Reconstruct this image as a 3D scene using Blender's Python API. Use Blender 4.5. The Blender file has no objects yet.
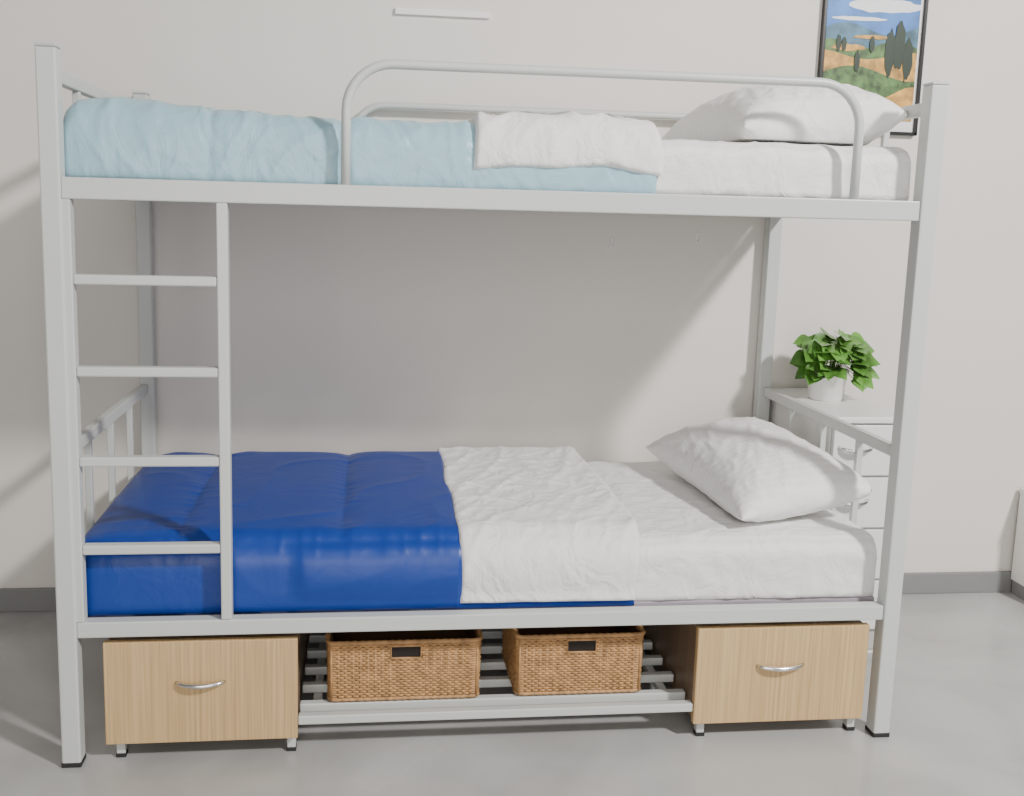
import bpy, math, random
from mathutils import Vector, Matrix, noise
random.seed(7)
C = bpy.context.scene.collection
# ---------------------------------------------------------------- camera (calibrated once against the room)
CAM = Vector((0.6808, -2.167, 1.284)); YAW, PIT, ROL, F = 0.1157, 0.1462, 0.02604, 979.5
PPX, PPY = 512-33.93, 398-42.7
fw = Vector((math.sin(YAW)*math.cos(PIT), math.cos(YAW)*math.cos(PIT), -math.sin(PIT)))
r0 = Vector((math.cos(YAW), -math.sin(YAW), 0)); u0 = r0.cross(fw)
rt = math.cos(ROL)*r0 + math.sin(ROL)*u0; up = -math.sin(ROL)*r0 + math.cos(ROL)*u0
def ray(px, py): return fw*F + rt*(px-PPX) + up*(PPY-py)
def at(px, py, Y): d = ray(px, py); return CAM + d*((Y-CAM.y)/d.y)
def atz(px, py, Z): d = ray(px, py); return CAM + d*((Z-CAM.z)/d.z)
cam = bpy.data.cameras.new('camera'); co = bpy.data.objects.new('camera', cam); C.objects.link(co)
m3 = Matrix((rt, up, -fw)).transposed(); co.matrix_world = Matrix.Translation(CAM) @ m3.to_4x4()
cam.sensor_fit = 'HORIZONTAL'; cam.sensor_width = 36; cam.lens = F*36/1024
cam.shift_x = 33.93/1024; cam.shift_y = -42.7/1024; cam.clip_start = 0.05
bpy.context.scene.camera = co
# ---------------------------------------------------------------- materials
def mat(name, col, rough=.5, metal=0, nscale=0, nbump=0, nvar=0, sheen=0, stretch=(1,1,1), detail=4, spec=None, dist=0, rvar=0):
    m = bpy.data.materials.new(name); m.use_nodes = True; nt = m.node_tree; b = nt.nodes['Principled BSDF']
    b.inputs['Base Color'].default_value = (*col, 1); b.inputs['Roughness'].default_value = rough
    b.inputs['Metallic'].default_value = metal
    if spec is not None: b.inputs['Specular IOR Level'].default_value = spec
    if sheen: b.inputs['Sheen Weight'].default_value = sheen
    if nscale:
        tc = nt.nodes.new('ShaderNodeTexCoord'); mp = nt.nodes.new('ShaderNodeMapping')
        mp.inputs['Scale'].default_value = stretch
        nz = nt.nodes.new('ShaderNodeTexNoise'); nz.inputs['Scale'].default_value = nscale; nz.inputs['Detail'].default_value = detail
        nz.inputs['Distortion'].default_value = dist
        nt.links.new(tc.outputs['Object'], mp.inputs[0]); nt.links.new(mp.outputs[0], nz.inputs['Vector'])
        if nbump:
            bp = nt.nodes.new('ShaderNodeBump'); bp.inputs['Strength'].default_value = nbump; bp.inputs['Distance'].default_value = .01
            nt.links.new(nz.outputs['Fac'], bp.inputs['Height']); nt.links.new(bp.outputs[0], b.inputs['Normal'])
        if nvar:
            cr = nt.nodes.new('ShaderNodeValToRGB')
            cr.color_ramp.elements[0].position = .3; cr.color_ramp.elements[1].position = .7
            cr.color_ramp.elements[0].color = (*[c*(1-nvar) for c in col], 1)
            cr.color_ramp.elements[1].color = (*[min(1, c*(1+nvar)) for c in col], 1)
            nt.links.new(nz.outputs['Fac'], cr.inputs[0]); nt.links.new(cr.outputs[0], b.inputs['Base Color'])
        if rvar:
            mr = nt.nodes.new('ShaderNodeMapRange'); mr.inputs['From Min'].default_value=.3; mr.inputs['From Max'].default_value=.7
            mr.inputs['To Min'].default_value=rough-rvar; mr.inputs['To Max'].default_value=rough+rvar
            nt.links.new(nz.outputs['Fac'], mr.inputs['Value']); nt.links.new(mr.outputs[0], b.inputs['Roughness'])
    return m
def oak(name, a, bcol):
    m = mat(name, a, .45); nt = m.node_tree; b = nt.nodes['Principled BSDF']
    tc = nt.nodes.new('ShaderNodeTexCoord'); mp = nt.nodes.new('ShaderNodeMapping'); mp.inputs['Scale'].default_value = (130, 130, 2.2)
    nz = nt.nodes.new('ShaderNodeTexNoise'); nz.inputs['Scale'].default_value = 1.3; nz.inputs['Detail'].default_value = 5; nz.inputs['Distortion'].default_value = .15
    cr = nt.nodes.new('ShaderNodeValToRGB'); cr.color_ramp.elements[0].position = .30; cr.color_ramp.elements[1].position = .62
    cr.color_ramp.elements[0].color = (*bcol, 1); cr.color_ramp.elements[1].color = (*a, 1)
    nt.links.new(tc.outputs['Object'], mp.inputs[0]); nt.links.new(mp.outputs[0], nz.inputs['Vector'])
    nt.links.new(nz.outputs['Fac'], cr.inputs[0]); nt.links.new(cr.outputs[0], b.inputs['Base Color'])
    return m
def stripes(name, col, bump=.35, k=.94, sc=7):
    m = mat(name, col, .7, sheen=.05); nt = m.node_tree; b = nt.nodes['Principled BSDF']
    tc = nt.nodes.new('ShaderNodeTexCoord'); wv = nt.nodes.new('ShaderNodeTexWave'); wv.wave_type = 'BANDS'; wv.bands_direction = 'Y'
    wv.inputs['Scale'].default_value = 16; wv.inputs['Distortion'].default_value = .1
    cr = nt.nodes.new('ShaderNodeValToRGB'); cr.color_ramp.elements[0].position = .4; cr.color_ramp.elements[1].position = .6
    cr.color_ramp.elements[0].color = (*[c*k for c in col], 1); cr.color_ramp.elements[1].color = (*col, 1)
    nt.links.new(tc.outputs['Object'], wv.inputs['Vector']); nt.links.new(wv.outputs['Fac'], cr.inputs[0]); nt.links.new(cr.outputs[0], b.inputs['Base Color'])
    nz = nt.nodes.new('ShaderNodeTexNoise'); nz.inputs['Scale'].default_value = sc; nz.inputs['Detail'].default_value = 3; nz.inputs['Distortion'].default_value = 2.2
    bp = nt.nodes.new('ShaderNodeBump'); bp.inputs['Strength'].default_value = bump; bp.inputs['Distance'].default_value = .02
    nt.links.new(tc.outputs['Object'], nz.inputs['Vector']); nt.links.new(nz.outputs['Fac'], bp.inputs['Height']); nt.links.new(bp.outputs[0], b.inputs['Normal'])
    return m
STEEL = mat('grey_painted_steel', (.575,.595,.58), .36)
CAP = mat('grey_plastic_cap', (.48,.50,.50), .5)
FOOT = mat('black_rubber', (.02,.02,.02), .6)
WALL = mat('painted_wall', (.745,.71,.67), .75, nscale=1.2, nvar=.02, nbump=.02)
FLOOR = mat('grey_epoxy_floor', (.43,.43,.425), .20, nscale=2.0, nvar=.17, nbump=.01, detail=10, dist=.8, rvar=.08)
BASEB = mat('grey_baseboard', (.23,.23,.23), .5)
OAK = oak('oak_front', (.64,.445,.225), (.47,.31,.15))
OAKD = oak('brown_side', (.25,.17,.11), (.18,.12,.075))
CHROME = mat('brushed_chrome', (.78,.78,.79), .22, 1)
WSHEET = stripes('white_striped_sheet', (.88,.88,.87), .45, .93, 9)
WHITE = mat('white_cotton', (.85,.85,.845), .85, nscale=11, nbump=.8, sheen=.1, dist=2.2, detail=3)
WPILL = stripes('white_pillowcase', (.90,.895,.88), .35, .95, 8)
NAVY = mat('royal_blue_fabric', (.007,.043,.28), .40, nscale=9, nbump=.20, dist=1.5)
SKY = mat('light_blue_fabric', (.33,.53,.62), .34, nscale=10, nbump=.5, stretch=(1.4,1,.9), dist=1.8)
MAUVE = mat('mauve_base_fabric', (.36,.32,.37), .8)
WICK = mat('wicker', (.45,.255,.11), .55, nscale=40, nvar=.3)
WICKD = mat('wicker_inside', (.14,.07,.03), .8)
DARK = mat('hole_shade_dark', (.015,.01,.008), .8)  # near-black colour painted in for the shade within the basket grip holes
LAM = mat('white_laminate', (.82,.82,.80), .35)
GAP = mat('gap_shade_grey', (.5,.5,.49), .5)  # darker than the laminate: shade between drawers put into the colour
POT = mat('white_ceramic', (.86,.86,.84), .3)
SOIL = mat('soil', (.03,.02,.012), .95, nscale=60, nbump=.5)
LEAF = mat('pothos_leaf', (.105,.26,.045), .30, nscale=13, nvar=.7)
STEM = mat('green_stem', (.12,.25,.05), .5)
FRAME = mat('black_frame', (.012,.012,.014), .35)
# ---------------------------------------------------------------- mesh helpers
class MB:
    def __init__(s): s.v=[]; s.f=[]; s.mi=[]
    def face(s, idx, k=0): s.f.append(idx); s.mi.append(k)
    def box(s, x0,x1,y0,y1,z0,z1,k=0):
        n=len(s.v); s.v += [(x,y,z) for x in (x0,x1) for y in (y0,y1) for z in (z0,z1)]
        for q in ((0,1,3,2),(4,6,7,5),(0,4,5,1),(2,3,7,6),(0,2,6,4),(1,5,7,3)): s.face([n+i for i in q],k)
        return s
    def tube(s, pts, r, n=10, closed=False, k=0):
        pts=[Vector(p) for p in pts]; m=len(pts); b=len(s.v); side=None
        for i,p in enumerate(pts):
            if closed: t=(pts[(i+1)%m]-pts[i-1])
            else: t=pts[min(i+1,m-1)]-pts[max(i-1,0)]
            t.normalize()
            if side is None:
                side=t.cross(Vector((0,0,1)) if abs(t.z)<.9 else Vector((0,1,0))).normalized()
            side=(side-t*side.dot(t)).normalized(); o=t.cross(side)
            rr=r[i] if isinstance(r,(list,tuple)) else r
            for j in range(n):
                a=2*math.pi*j/n; s.v.append(tuple(p+side*math.cos(a)*rr+o*math.sin(a)*rr))
        for i in range(m if closed else m-1):
            for j in range(n):
                a0=b+i*n+j; a1=b+i*n+(j+1)%n; c0=b+((i+1)%m)*n+j; c1=b+((i+1)%m)*n+(j+1)%n
                s.face([a0,a1,c1,c0],k)
        if not closed:
            s.face([b+j for j in range(n)][::-1],k); s.face([b+(m-1)*n+j for j in range(n)],k)
        return s
    def lathe(s, cx,cy, prof, n=32, k=0):
        b=len(s.v)
        for r,z in prof:
            for j in range(n):
                a=2*math.pi*j/n; s.v.append((cx+r*math.cos(a),cy+r*math.sin(a),z))
        for i in range(len(prof)-1):
            for j in range(n): s.face([b+i*n+j,b+i*n+(j+1)%n,b+(i+1)*n+(j+1)%n,b+(i+1)*n+j],k)
        s.face([b+j for j in range(n)][::-1],k); s.face([b+(len(prof)-1)*n+j for j in range(n)],k)
        return s
    def grid(s, P, k=0):
        b=len(s.v); nu=len(P); nv=len(P[0])
        for row in P: s.v += [tuple(p) for p in row]
        for i in range(nu-1):
            for j in range(nv-1): s.face([b+i*nv+j,b+(i+1)*nv+j,b+(i+1)*nv+j+1,b+i*nv+j+1],k)
        return s
def obj(name, mb, m, parent=None, smooth=False, bevel=0, origin=None):
    me = bpy.data.meshes.new(name)
    root = parent
    while root is not None and root.parent is not None: root = root.parent
    off = Vector(root.location) if root is not None else Vector(origin or (0,0,0))
    me.from_pydata([tuple(Vector(v)-off) for v in mb.v], [], mb.f); me.validate(); me.update()
    for mm in (m if isinstance(m,(list,tuple)) else [m]): me.materials.append(mm)
    if len(me.polygons)==len(mb.mi):
        for p,k in zip(me.polygons, mb.mi): p.material_index=k
    if smooth:
        for p in me.polygons: p.use_smooth=True
    o = bpy.data.objects.new(name, me); C.objects.link(o)
    if parent is not None: o.parent = parent
    else: o.location = off
    if bevel:
        bv=o.modifiers.new('bevel','BEVEL'); bv.width=bevel; bv.segments=2; bv.limit_method='ANGLE'
    return o
def thing(name, label, cat, loc, group=None):
    o=bpy.data.objects.new(name,None); C.objects.link(o); o.location=loc; o.empty_display_size=.1
    o['label']=label; o['category']=cat
    if group: o['group']=group
    return o
def struct(name, mb, m, **k):
    o=obj(name, mb, m, **k); o['kind']='structure'; return o
def nz(x,y,z): return noise.noise(Vector((x,y,z)))
def clamp(v,a=0,b=1): return max(a,min(b,v))
def sm01(v): v=clamp(v); return v*v*(3-2*v)
# ---------------------------------------------------------------- dimensions
L,P,H,D,ZE,ZU,ZL,W = 2.0,.042,1.602,.8985,.7391,1.333,.3461,.9133
# ---------------------------------------------------------------- setting
struct('floor', MB().box(-3,5.5,-4.5,W+.1,-.1,0), FLOOR)
struct('wall_back', MB().box(-3,5.5,W,W+.12,0,3.2), WALL)
zb=at(0,588,W).z
struct('baseboard_back', MB().box(-3,5.5,W-.012,W,0,zb), BASEB, bevel=.003)
# ---------------------------------------------------------------- bunk bed
bed = thing('bunk_bed','silver grey square tube steel bunk bed with ladder and guard rails','bunk bed',(1,.45,0))
for x in (0,L-P):
    for y in (0,D-P):
        po=obj('post', MB().box(x,x+P,y,y+P,.008,H-.006), STEEL, bed, bevel=.004)
        obj('top_cap', MB().box(x,x+P,y,y+P,H-.006,H), CAP, po, bevel=.002)
        obj('foot_cap', MB().box(x-.001,x+P+.001,y-.001,y+P+.001,0,.012), FOOT, po, bevel=.002)
RY0,RY1=.005,.037
for nm,zt in (('upper',ZU),('lower',ZL)):
    h=.046 if nm=='upper' else .037
    for y0,y1 in ((RY0,RY1),(D-RY1,D-RY0)):
        obj('side_rail', MB().box(P,L-P,y0,y1,zt-h,zt), STEEL, bed, bevel=.003)
    for x0,x1 in ((.005,.037),(L-.037,L-.005)):
        obj('cross_rail', MB().box(x0,x1,P,D-P,zt-h,zt-.020), STEEL, bed, bevel=.003)
    mb=MB()
    for i in range(11):
        x=.12+i*.176; mb.box(x-.03,x+.03,RY1,D-RY1,zt-.032,zt-.020)
    obj('slat_base', mb, STEEL, bed)
ys=[.24,.45,.66]
for x in (.015,L-.015):
    for zt,zbm in ((H-.04,ZU-.022),(ZE,ZL-.022)):
        obj('end_rail', MB().box(x-.012,x+.010,P,D-P,zt-.03,zt), STEEL, bed, bevel=.003)
        for y in ys:
            obj('end_bar', MB().box(x-.008,x+.008,y-.008,y+.008,zbm,zt-.03), STEEL, bed, bevel=.002)
# ladder
zl0,zl1=ZL,ZU-.046
xa0,xa1=at(66,400,.0).x,at(76,400,.0).x
xb0,xb1=at(218,400,.0).x,at(229,400,.0).x
lad=obj('ladder', MB().box(xa0,xa1,.004,.034,zl0,zl1).box(xb0,xb1,.004,.034,zl0,zl1), STEEL, bed, bevel=.003)
for py in (281,373,463,551):
    z=at(147,py,.0).z; obj('rung', MB().box(xa1,xb0,.006,.032,z-.011,z+.011), STEEL, lad, bevel=.004)
# guard rails
def guard(y):
    x0,x1=at(346,150,.02).x,at(857,160,.02).x; zt=at(600,73,.02).z; r=.10; pts=[(x0,y,ZU-.005)]
    pts.append((x0,y,zt-r))
    for i in range(1,9):
        a=math.pi/2*i/8; pts.append((x0+r-r*math.cos(a),y,zt-r+r*math.sin(a)))
    for i in range(0,9):
        a=math.pi/2*i/8; pts.append((x1-r+r*math.sin(a),y,zt-r+r*math.cos(a)))
    pts.append((x1,y,ZU-.005)); return pts
for y in (.021,D-.021): obj('guard_rail', MB().tube(guard(y),.0105,12), STEEL, bed, smooth=True)
# ---------------------------------------------------------------- mattresses
RM=.055
def rbox(x0,x1,y0,y1,z0,z1,r,rx,disp,step=.010):
    mb=MB(); rb=.008
    def mapv(p):
        c=Vector((min(max(p.x,x0+rx),x1-rx),min(max(p.y,y0+r),y1-r),min(max(p.z,z0+rb),z1-r)))
        rz=r if p.z>c.z else rb
        d=p-c; d=Vector((d.x/rx,d.y/r,d.z/rz))
        if p.z<z1-r: d=Vector((d.x,d.y,d.z*.6))
        if d.length<1e-9: return p
        n=d.normalized(); q=c+Vector((n.x*rx,n.y*r,n.z*rz))
        return q+n*disp(q,n)
    def lin(a,b):
        n=max(2,int((b-a)/step)); return [a+(b-a)*i/n for i in range(n+1)]
    X,Y,Z=lin(x0,x1),lin(y0,y1),lin(z0,z1)
    for z in (z0,z1):
        g=[[mapv(Vector((x,y,z))) for y in Y] for x in X]; mb.grid(g if z==z1 else g[::-1])
    for y in (y0,y1):
        g=[[mapv(Vector((x,y,z))) for z in Z] for x in X]; mb.grid(g if y==y0 else g[::-1])
    for x in (x0,x1):
        g=[[mapv(Vector((x,y,z))) for z in Z] for y in Y]; mb.grid(g if x==x1 else g[::-1])
    return mb
def ridge(v,k=2.6): v=abs(v); return max(0,1-v*k)**2
XB0,XB1=.029,at(638,565,.05).x; XW0=at(458,565,.05).x
XU1=at(660,150,.05).x; XUW0=at(476,150,.05).x; XUG=at(342,150,.05).x
def mdisp(seed,amp,xs):
    def f(q,n):
        if n.x>.9 or n.z<-.1 or q.y>D-.07: return 0
        k=clamp((q.x-xs-.03)/.03)*clamp((1.970-q.x)/.03)
        a=nz(q.x*3+seed,q.y*3,q.z*9)*.003
        v=ridge(nz(q.x*9+seed,q.y*6,q.z*5),2.8)*(.3+.7*abs(n.y))
        w=ridge(nz(q.x*4+seed+q.y*3,q.y*7-q.x*2,q.z*8),3.6); w2=ridge(nz(q.x*13-q.y*9+seed,q.y*10,q.z*8),3.6)
        return k*min(.009,(a+amp*(.5*v+.6*w+.4*w2)))
    return f
ZMT=at(620,458,.86).z
ZUT=at(800,143,.07).z
MX0,MX1,MY0,MY1=.034,1.972,.060,D-.045
for (z0,z1,lab,sd,xs) in ((ZL-.019,ZMT,'white striped sheeted mattress on the lower bunk under the royal blue duvet',0,XB1),(ZU-.019,ZUT,'white sheeted mattress on the upper bunk behind the curved guard rail',9,XU1)):
    t=thing('mattress',lab,'mattress',(1,.45,z0))
    obj('base_pad', MB().box(MX0+.006,MX1-.006,MY0+.003,MY1-.003,z0,z0+.020), MAUVE, t, bevel=.006)
    obj('fitted_sheet', rbox(MX0,MX1,MY0,MY1,z0+.014,z1,RM,.018,mdisp(sd,.0055,xs)), WSHEET, t, smooth=True)
# ---------------------------------------------------------------- draped bedding
def er(d,re):
    t=clamp(d/re); return math.sqrt(max(0,1-(1-t)**2))
def shell(x0,x1,yf,yb,zt,zbm,r,off,inner,fy=.5,step=.008,wob=.006,seed=0,hem=None):
    L1=yb-yf-r; L2=math.pi/2*r; L3=zt-r-zbm; TT=L1+L2+L3
    nu=int((x1-x0)/step); nv=int(TT/step); rows=[]; rin=[]
    for i in range(nu+1):
        u=i/nu; row=[]; ri=[]; T=TT-(hem(u) if hem else 0)
        for j in range(nv+1):
            l=T*j/nv
            if l<L1: y,z,ny,nn=yb-l,zt,0,1
            elif l<L1+L2:
                a=(l-L1)/r; y,z,ny,nn=yf+r-r*math.sin(a),zt-r+r*math.cos(a),-math.sin(a),math.cos(a)
            else: y,z,ny,nn=yf,zt-r-(l-L1-L2),-1,0
            x=x0+(x1-x0)*u
            x+=wob*(nz(l*4,seed,0)*(1-u)*(0 if seed==0 else 1)+nz(l*4,seed+5,0)*u)*2
            o=off(x0+(x1-x0)*u,l,T); oi=inner(o)
            if i in (0,nu) or j in (0,nv): o=oi
            row.append((x,y+ny*o*fy,z+nn*o)); ri.append((x,y+ny*oi*fy,z+nn*oi))
        rows.append(row); rin.append(ri)
    mb=MB(); mb.grid(rows[::-1]); mb.grid(rin); return mb
# lower duvet: puffed channels between stitched seams, front face bulging gently over the rail
L1L=MY1-MY0-RM; LS=L1L+.030
def slope(l): return 1-.45*sm01((l-.35)/.45)
def bulge(x,l,T): return .020*math.sin(math.pi*clamp((l-LS)/(T-LS-.03)))*sm01((x-.50)/.06)
def navy_off(x,l,T):
    e=er(x-XB0,.13)*er(l,.06)*er(T-l,.035)*er(XB1-x,.02)
    top=1-sm01((l-LS+.01)/.02)
    dx=min(abs(x-s) for s in (.25,.63)); dl=min(abs(l+.004*nz(x*3,3,1)-s) for s in (LS,))
    dx=dx+.3*(1-top)
    d=min(dx,dl)
    puff=.019*slope(l)+.017*(1-math.exp(-d/.030))*(slope(l) if l<LS else .75)
    gather=.0045*ridge(nz(x*24,l*2,3),2.)*math.exp(-dl/.035)+.004*ridge(nz(x*2,l*22,4),2.)*math.exp(-dx/.035)
    wr=.005*nz(x*2.2,l*2.2,1)+.003*ridge(nz(x*3+l*2,l*4-x,6),3.5)+gather
    if x>XW0+.01: puff=.024*slope(l); wr*=.15
    return .004+e*(puff+wr+bulge(x,l,T))
du=thing('duvet','royal blue quilted duvet with white reverse on lower bunk','duvet',(.7,.45,ZMT))
obj('quilted_cover', shell(XB0,XB1,MY0,MY1-.01,ZMT,ZL-.008,RM,navy_off,lambda o:.004,.52,step=.006), NAVY, du, smooth=True)
def wfold(x,l,T):
    e=er(x-XW0,.02)*er(l,.03)*er(T-l,.014)*er(XB1+.012-x,.02)
    wr=.003*nz(x*5,l*3,11)+.005*ridge(nz(x*9+l*2.5,l*3,13),3.4)+.004*ridge(nz(x*6-l*6,l*5,17),3.8)+.003*ridge(nz(x*16+l*9,l*11,19),2.8)
    return .008+.021*slope(l)+e*(.012+wr)+bulge(x,l,T)*er(T-l,.05)
obj('folded_reverse', shell(XW0,XB1+.012,MY0,MY1-.004,ZMT,ZL+.003,RM,wfold,lambda o:o-.009,.5,seed=3,wob=.010,step=.006,hem=lambda u:.004*(1+nz(u*4,2,2))), WHITE, du, smooth=True)
# upper duvet
def sky_off(x,l,T):
    e=er(x-XB0,.06)*er(l,.06)*er(T-l,.03)*er(XU1-x,.03)
    h=.040-.026*clamp((x-.14)/(XUG-.14))
    if x>XUG: h=.014+.006*clamp((x-XUW0+.05)/.1)
    ds=min(abs(x-s) for s in (XUG,.34,.92))
    g=math.exp(-(ds/.012)**2)
    wr=.006*nz(x*3.5,l*4,21)+.006*ridge(nz(x*7+l*4,l*5,26),3.4)+.004*ridge(nz(x*15-l*9,l*9,28),3.2)+.004*ridge(nz(x*4,l*20,23),2.2)*math.exp(-ds/.05)
    if x>XUW0: wr=min(wr,.004)
    return .004+e*(h+wr-.008*g)
du2=thing('duvet','light blue duvet with white reverse on upper bunk','duvet',(.7,.45,ZUT))
obj('quilted_cover', shell(XB0,XU1,MY0,MY1-.01,ZUT,ZU-.008,RM,sky_off,lambda o:.004,.5,step=.0055), SKY, du2, smooth=True)
def wfold2(x,l,T):
    e=er(x-XUW0,.02)*er(l,.03)*er(T-l,.024)*er(XU1-x,.06)
    wr=.007*nz(x*8,l*5,31)+.009*ridge(nz(x*10+l*5,l*7,33),2.8)+.004*ridge(nz(x*18-l*9,l*14,35),2.8)
    return .031+e*(.013+wr)
zf=at(570,172,.04).z
obj('folded_reverse', shell(XUW0,XU1+.006,MY0,MY1-.004,ZUT,zf,RM,wfold2,lambda o:o-.012,.5,seed=7,wob=.020,step=.006,hem=lambda u:.006+.010*nz(u*3.5,7,2)-.006*math.cos(u*math.pi*2)), WHITE, du2, smooth=True)
# ---------------------------------------------------------------- pillows
def pillow(name,label,c,a,b,h,rot,seed,zs,ex=.5,bot=.7,conc=.09,xm=1.972):
    n=90; M=Matrix.Translation(c)@rot.to_4x4(); mb=MB(); t=thing(name,label,'pillow',c)
    for sgn in (1,-1):
        g=[]
        for i in range(n+1):
            row=[]
            for j in range(n+1):
                u=math.sin(math.pi/2*(2*i/n-1)); v=math.sin(math.pi/2*(2*j/n-1))
                x=a*u*(1-conc*(1-v*v)); y=b*v*(1-conc*.7*(1-u*u))
                pr=((1-abs(u)**2.4)*(1-abs(v)**2.8)); z=h*pr**ex
                edge=1-pr
                w=pr**.5*(.006*nz(u*1.4+seed,v*1.5,sgn)+.004*ridge(nz(u*1.8+seed,v*1.8-u*1.5,sgn*3),3.8)+.003*ridge(nz(u*3-v*3+seed,v*2,sgn*3+5),3.8))
                w+=pr**.5*edge*.008*ridge(nz(u*4.5+seed,v*4.5,sgn*2+3),2.2)
                z=sgn*(z+w)
                if sgn<0: z*=bot
                p=M@Vector((x,y,z)); p.x=min(p.x,xm); p.z=max(p.z,zs+.011+(.0005 if sgn>0 else 0))
                row.append(p)
            g.append(row)
        mb.grid(g if sgn>0 else g[::-1])
    obj('pillowcase', mb, WPILL, t, smooth=True)
    return t
rotl=Matrix.Rotation(math.radians(6),3,'Z')@Matrix.Rotation(math.radians(-9),3,'Y')@Matrix.Rotation(math.radians(3),3,'X')
pillow('pillow','plump white pillow tilted up at the right end of lower bunk',Vector((1.772,.430,ZMT+.084)),.194,.315,.102,rotl,2,ZMT,.52,.85,.09,1.974)
rotu=Matrix.Rotation(math.radians(2),3,'Z')@Matrix.Rotation(math.radians(-6),3,'Y')
pillow('pillow','plump white pillow at the right end of upper bunk beside framed landscape',Vector((1.756,.42,ZUT+.058)),.208,.31,.115,rotu,5,ZUT,.46,.9,.05,1.970)
# ---------------------------------------------------------------- under-bed drawer units
def arc_handle(x0,x1,y,z,parent,sag=.003,r=.0048,out=.017):
    pts=[]
    for i in range(13):
        u=i/12; s=math.sin(math.pi*u); pts.append((x0+(x1-x0)*u, y-out*s**.5 if 0<u<1 else y, z-sag*s))
    rr=[r*(.8+.5*math.sin(math.pi*i/12)) for i in range(13)]
    return obj('handle', MB().tube(pts,rr,8), CHROME, parent, smooth=True)
YB=.015
def drawer_unit(xa,xb,z0,z1,hx0,hx1,hz,label):
    t=thing('drawer_unit',label,'drawer',((xa+xb)/2,.3,0),'oak drawer units under the lower bunk')
    obj('body', MB().box(xa+.004,xb-.004,YB+.018,.60,z0,z1-.004), OAKD, t, bevel=.002)
    d=obj('drawer', MB().box(xa,xb,YB,YB+.018,z0-.004,z1), OAK, t, bevel=.002)
    arc_handle(hx0,hx1,YB,hz,d)
    for x in (xa+.018,xb-.026):
        for y in (YB+.022,.56):
            l=obj('leg', MB().box(x,x+.020,y,y+.020,.008,z0), STEEL, t, bevel=.002)
            obj('leg_cap', MB().box(x-.001,x+.021,y-.001,y+.021,0,.010), FOOT, l)
    return t
bl=[at(103,643,YB),at(298,640,YB),at(297,737,YB),at(105,743,YB)]
br=[at(698,628,YB),at(866,626,YB),at(866,718,YB),at(694,722,YB)]
lx0,lx1=(bl[0].x+bl[3].x)/2,(bl[1].x+bl[2].x)/2; rx0,rx1=(br[0].x+br[3].x)/2,(br[1].x+br[2].x)/2
bz0=(bl[2].z+bl[3].z+br[2].z+br[3].z)/4; bz1=min(ZL-.046,(bl[0].z+bl[1].z+br[0].z+br[1].z)/4)
drawer_unit(lx0,lx1,bz0,bz1,at(176,683,YB).x,at(225,683,YB).x,at(200,683,YB).z+.003,'oak fronted drawer unit under the bunk ladder, left of the wicker baskets')
drawer_unit(rx0,rx1,bz0,bz1,at(757,666,YB).x,at(803,666,YB).x,at(780,666,YB).z+.003,'oak fronted drawer unit under the white pillow end, right of the wicker baskets')
# slatted rack
ZR=(at(302,717,YB).z+at(690,705,YB).z)/2
t=thing('slatted_rack','low grey metal slatted rack between the two oak drawer units','rack',((lx1+rx0)/2,.3,0))
yy=YB+.004; first=True
while yy<.60:
    obj('slat', MB().box(lx1+.001,rx0-.001,yy,yy+.022,ZR-.022,ZR), STEEL, t, bevel=.003); yy+=.058 if first else .096; first=False
for x in (lx1+.03,rx0-.05):
    obj('support_bar', MB().box(x,x+.02,YB+.12,.58,ZR-.038,ZR-.022), STEEL, t)
    for y in (.20,.55): obj('leg', MB().box(x,x+.02,y,y+.02,0,ZR-.038), STEEL, t)
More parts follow.
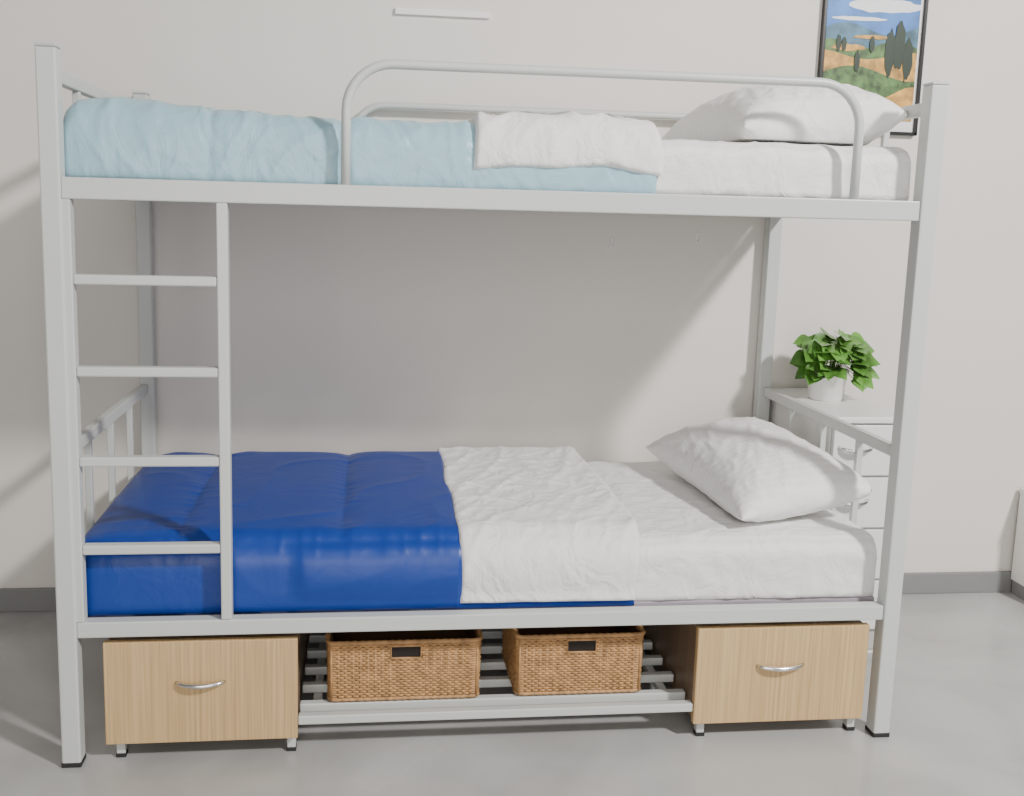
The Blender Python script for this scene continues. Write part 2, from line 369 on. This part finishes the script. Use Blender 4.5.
# baskets
def basket(pxl,pxr,pyb,pyt,label,hx):
    zb_=ZR+.002
    yf=atz((pxl+pxr)/2,pyb,zb_).y
    x0,x1=at(pxl,(pyb+pyt)/2,yf).x,at(pxr,(pyb+pyt)/2,yf).x; h=min(at((pxl+pxr)/2,pyt,yf).z,ZL-.04)-zb_; dp=.26
    t=thing('wicker_basket',label,'basket',((x0+x1)/2,yf+dp/2,zb_),'wicker baskets on the slatted rack')
    def loop(z,ins,wave,ph,r=.016):
        f=z/h; tp=.003*(1-f); X0,X1,Y0,Y1=x0+tp+ins,x1-tp-ins,yf+tp+ins,yf+dp-tp-ins
        pts=[]
        segs=[((X0+r,Y0),(X1-r,Y0)),((X1,Y0+r),(X1,Y1-r)),((X1-r,Y1),(X0+r,Y1)),((X0,Y1-r),(X0,Y0+r))]
        nrm=[(0,-1),(1,0),(0,1),(-1,0)]; cc=[(X1-r,Y0+r,-90),(X1-r,Y1-r,0),(X0+r,Y1-r,90),(X0+r,Y0+r,180)]
        s=0
        for k,(a,b) in enumerate(segs):
            ln=math.dist(a,b); n=max(4,int(ln/.004))
            for i in range(n):
                u=i/n; w=wave*math.sin(2*math.pi*(s+ln*u)/.018+ph); pts.append((a[0]+(b[0]-a[0])*u+nrm[k][0]*w,a[1]+(b[1]-a[1])*u+nrm[k][1]*w,zb_+z))
            s+=ln
            for i in range(4):
                A=math.radians(cc[k][2]+90*i/4); pts.append((cc[k][0]+r*math.cos(A),cc[k][1]+r*math.sin(A),zb_+z))
        return pts
    mb=MB(); nr=24; hc=(x0+x1)/2+hx; hw=.036; hz0,hz1=h*.70,h*.90
    for i in range(nr):
        z=.007+(h-.016)*i/(nr-1); lp=loop(z,.004,.0022,math.pi*(i%2))
        if hz0<z<hz1:
            k=[n for n,p in enumerate(lp) if p[1]<yf+.012 and abs(p[0]-hc)<hw]
            if k:
                a,b=min(k),max(k); lp=lp[b+1:]+lp[:a]; mb.tube(lp,.0033,6); continue
        mb.tube(lp,.0033,6,closed=True)
    n=int((x1-x0)/.018)
    for i in range(n+1):
        x=x0+.012+(x1-x0-.024)*i/n
        if abs(x-hc)>hw: mb.tube([(x,yf+.006,zb_+.003),(x,yf+.004,zb_+h-.01)],.003,6)
        mb.tube([(x,yf+dp-.006,zb_+.003),(x,yf+dp-.004,zb_+h-.01)],.003,6)
    obj('woven_body', mb, WICK, t, smooth=True)
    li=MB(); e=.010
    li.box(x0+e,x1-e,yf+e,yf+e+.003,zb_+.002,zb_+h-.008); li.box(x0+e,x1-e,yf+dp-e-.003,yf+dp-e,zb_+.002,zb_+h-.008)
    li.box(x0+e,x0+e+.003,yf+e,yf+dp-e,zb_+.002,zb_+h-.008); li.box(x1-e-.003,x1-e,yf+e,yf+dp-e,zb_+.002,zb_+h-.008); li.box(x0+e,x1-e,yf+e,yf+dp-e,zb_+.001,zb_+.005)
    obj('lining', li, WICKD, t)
    mb=MB(); mb.tube(loop(h-.006,.003,.0016,0),.0052,8,closed=True); mb.tube(loop(.005,.003,.001,0),.0045,8,closed=True)
    obj('rim', mb, WICK, t, smooth=True)
    hp=[(hc-hw,yf+.002,zb_+hz0),(hc+hw,yf+.002,zb_+hz0),(hc+hw,yf+.002,zb_+hz1),(hc-hw,yf+.002,zb_+hz1)]
    g=obj('hand_grip', MB().tube(hp,.003,8,closed=True), WICK, t, smooth=True)
    obj('grip_hole_shade', MB().box(hc-hw,hc+hw,yf+.004,yf+.010,zb_+hz0,zb_+hz1), DARK, g)  # solid dark block stands in for shade inside the grip hole
basket(326,482,701,640,'wider wicker basket on the rack beside the left oak drawer unit',.003)
basket(515,645,695,634,'smaller wicker basket on the rack nearer the right oak drawer unit',.002)
# ---------------------------------------------------------------- white drawer pedestal
yc=atz(870,657,0).y; zc=at(860,417,yc).z
cx0=L+.012; cx1=at(899,425,yc).x+.03
t=thing('bedside_cabinet','white bedside drawer cabinet behind the right bed post under the plant','cabinet',((cx0+cx1)/2,(yc+W)/2,0))
cb=obj('body', MB().box(cx0,cx1,yc+.022,W-.016,.0,zc-.018), LAM, t, bevel=.002)
obj('gap_shade_plate', MB().box(cx0+.004,cx1-.004,yc+.014,yc+.0225,.02,zc-.019), GAP, t)  # grey plate added behind the drawers so their gaps look shaded
obj('top_panel', MB().box(cx0-.004,cx1+.004,yc-.006,W-.014,zc-.018,zc), LAM, t, bevel=.003)
zs=[at(860,y,yc).z for y in (424,477)]
dh=zs[0]-zs[1]; z=zc-.024
while z-dh>.03:
    d=obj('drawer', MB().box(cx0+.003,cx1-.003,yc,yc+.017,z-dh+.007,z), LAM, t, bevel=.003)
    hx=at(839,447,yc).x
    arc_handle(hx,hx+.10,yc,z-dh*.42,d,sag=.008,r=.006,out=.022)
    z-=dh
# potted plant
pb=atz(823,399,zc); px_,py_=pb.x+.008,min(pb.y,W-.15)
t=thing('potted_plant','green leafy pothos in white pot on the white bedside cabinet','plant',(px_,py_,zc))
R0,R1,PH=.048,.062,.096
obj('pot', MB().lathe(px_,py_,[(R0,zc),(R0+.004,zc+.004),(R1-.003,zc+PH-.012),(R1+.002,zc+PH-.010),(R1+.002,zc+PH),(R1-.005,zc+PH),(R1-.008,zc+PH-.02)]), POT, t, smooth=True)
obj('soil', MB().lathe(px_,py_,[(.001,zc+PH-.016),(R1-.009,zc+PH-.016),(R1-.009,zc+PH-.012),(.001,zc+PH-.009)]), SOIL, t)
lm=MB(); sm=MB()
def leaf(p,d,upv,s):
    d=d.normalized(); sd=d.cross(upv).normalized(); n=sd.cross(d).normalized(); b=len(lm.v)
    prof=[(-.14,.20),(-.06,.42),(.12,.56),(.36,.54),(.60,.38),(.82,.17),(1.0,0.0)]
    for a,w in prof:
        bend=-.22*a*a*s; base=p+d*a*s+n*bend; mid=p+d*max(a,0)*s+n*(bend)
        lm.v += [tuple(base+sd*w*s+n*.16*w*s), tuple(mid), tuple(base-sd*w*s+n*.16*w*s)]
    for i in range(len(prof)-1):
        q=b+3*i; lm.face([q,q+1,q+4,q+3]); lm.face([q+1,q+2,q+5,q+4])
random.seed(5)
N=150
for i in range(N):
    a=random.uniform(0,2*math.pi); k=random.random()**.6
    rad=.010+.082*k; hh=.080*math.sqrt(max(0,1-(k*.97)**2))+random.uniform(-.030,.018)+.012
    cas=i>N-26
    if i>N-16:
        a=random.uniform(-1.1,.4); rad=random.uniform(.070,.105); hh=random.uniform(-.05,.02)
    elif cas: a=random.uniform(2.8,4.6); rad=random.uniform(.065,.09); hh=random.uniform(-.014,.02)
    c=Vector((px_+rad*math.cos(a)*1.0+.014, py_+rad*math.sin(a)*.85, zc+PH+hh))
    if i%3==0:
        base=Vector((px_+.02*math.cos(a),py_+.02*math.sin(a),zc+PH-.012)); mid=(base+c)/2+Vector((0,0,.03))
        sm.tube([base,base*.25+mid*.5+c*.25+Vector((0,0,.008)),c],.0014,5)
    out=Vector((math.cos(a+random.uniform(-1,1)),math.sin(a+random.uniform(-1,1))-.4,random.uniform(-.8 if cas else -.45,-.1 if cas else .3)))
    leaf(c,out,Vector((random.uniform(-.4,.4),random.uniform(-.3,.3)-1.0,1)),random.uniform(.038,.056))
obj('foliage', lm, LEAF, t, smooth=True)
obj('stems', sm, STEM, t, smooth=True)
# ---------------------------------------------------------------- framed picture
fx0,fx1=at(817,75,W).x,at(919,75,W).x; fz0=at(913,136,W).z; fz1=fz0+(fx1-fx0)*1.42; y1=W-.001; y0=W-.02; fb=.010
t=thing('framed_picture','black framed landscape print on the wall above the upper pillow','picture',((fx0+fx1)/2,y1,(fz0+fz1)/2))
obj('frame', MB().box(fx0,fx0+fb,y0,y1,fz0,fz1).box(fx1-fb,fx1,y0,y1,fz0,fz1).box(fx0,fx1,y0,y1,fz0,fz0+fb).box(fx0,fx1,y0,y1,fz1-fb,fz1), FRAME, t, bevel=.001)
obj('mount_board', MB().box(fx0+fb,fx1-fb,y0+.010,y1,fz0+fb,fz1-fb), LAM, t)
ix0,ix1,iz0,iz1=fx0+fb+.004,fx1-fb-.010,fz0+.045,fz1-fb-.008
pm=[mat('print_sky',(.06,.20,.55),.5,nscale=9,nvar=.5),mat('print_cloud',(.8,.82,.85),.5),mat('print_hills',(.06,.16,.24),.5,nscale=20,nvar=.5),mat('print_gold_field',(.55,.30,.06),.5,nscale=30,nvar=.6),mat('print_green_field',(.07,.15,.04),.5,nscale=40,nvar=.7),mat('print_tree',(.008,.025,.012),.5)]
mb=MB(); K=[0]
def poly(pts,k):
    K[0]+=1; b=len(mb.v); yv=y0+.0095-.0003*K[0]
    mb.v += [(ix0+(ix1-ix0)*u, yv, iz0+(iz1-iz0)*v) for u,v in pts]; mb.face(list(range(b,b+len(pts))),k)
def band(f0,v0,k,n=24): poly([(0,v0)]+[(1,v0)]+[(1-i/n,f0(1-i/n)) for i in range(n+1)],k)
poly([(0,0),(1,0),(1,1),(0,1)],0)
def blob(cu,cv,a,b,k,sd=0,n=22):
    poly([(min(1,max(0,cu+a*math.cos(2*math.pi*i/n)*(1+.25*nz(i*.7,sd,0)))),cv+b*math.sin(2*math.pi*i/n)*(1+.4*nz(i*.7,sd,4))) for i in range(n)],k)
blob(.62,.83,.40,.05,1,1); blob(.45,.90,.25,.035,1,2); blob(.35,.73,.30,.015,1,3)
band(lambda u:.66+.04*math.sin(u*7),0,2); band(lambda u:.55+.03*math.sin(u*9+1),0,4)
band(lambda u:.47+.03*math.sin(u*6+2),0,3); band(lambda u:.34+.05*math.sin(u*5),0,4); band(lambda u:.20+.05*math.sin(u*8),0,3)
blob(.25,.52,.18,.025,3,7); blob(.5,.60,.2,.015,3,8)
for u,v,s in ((.70,.36,1.1),(.80,.40,1.2),(.90,.33,1.),(.14,.5,.4),(.2,.5,.35),(.5,.5,.4),(.35,.36,.5)): blob(u,v+.12*s,.042*s+.01,.15*s,5,int(u*50))
obj('landscape_print', mb, pm, t)
# ---------------------------------------------------------------- small wall items
a,b=at(395,9,W),at(490,13,W)
struct('trim_1', MB().box(a.x,b.x,W-.012,W,a.z-.016,a.z+.004), LAM, bevel=.002, origin=((a.x+b.x)/2,W,a.z))
for px,py,lb in ((612,243,'tiny white wall hook below the middle of the upper bunk'),(697,238,'tiny white wall hook nearest the rear right bed post')):
    c=at(px,py,W)
    t=thing('wall_hook',lb,'hook',(c.x,W,c.z),'wall hooks under the upper bunk')
    obj('plate', MB().box(c.x-.006,c.x+.006,W-.004,W-.0005,c.z-.018,c.z+.018), LAM, t, bevel=.001)
    obj('prong', MB().tube([(c.x,W-.004,c.z-.010),(c.x,W-.014,c.z-.012),(c.x,W-.016,c.z-.002)],.002,6), LAM, t, smooth=True)
# cabinet just inside the right edge
c=at(1012,540,W)
t=thing('storage_cabinet','white low storage cabinet cropped at the right edge of the photo','cabinet',(c.x+.2,.78,0))
zt=at(1020,492,.85).z
obj('body', MB().box(c.x,c.x+.4,.715,W-.014,.05,zt-.018), LAM, t, bevel=.002)
obj('top_panel', MB().box(c.x-.003,c.x+.403,.695,W-.014,zt-.018,zt), LAM, t, bevel=.002)
obj('door', MB().box(c.x+.003,c.x+.397,.699,.714,.055,zt-.022), LAM, t, bevel=.002)
obj('plinth', MB().box(c.x+.004,c.x+.396,.73,W-.02,0,.05), BASEB, t)
# ---------------------------------------------------------------- lights
def area(name,loc,tgt,size,e,col=(1,1,1)):
    l=bpy.data.lights.new(name,'AREA'); l.size=size; l.energy=e; l.color=col; o=bpy.data.objects.new(name,l); C.objects.link(o)
    o.location=loc; o.rotation_euler=(Vector(tgt)-Vector(loc)).to_track_quat('-Z','Y').to_euler()
area('key_light',(3.75,-2.9,3.7),(1.2,.4,.7),.36,290,(1,.975,.94))
area('ceiling_fill',(1.3,-2.3,3.2),(.9,.3,.5),1.6,18,(1,.97,.93))
area('room_fill',(.5,-4.3,1.5),(.9,.5,.9),2.4,80,(1,.96,.91))
w=bpy.data.worlds.new('world'); bpy.context.scene.world=w; w.use_nodes=True
w.node_tree.nodes['Background'].inputs[0].default_value=(1,.955,.90,1); w.node_tree.nodes['Background'].inputs[1].default_value=.20
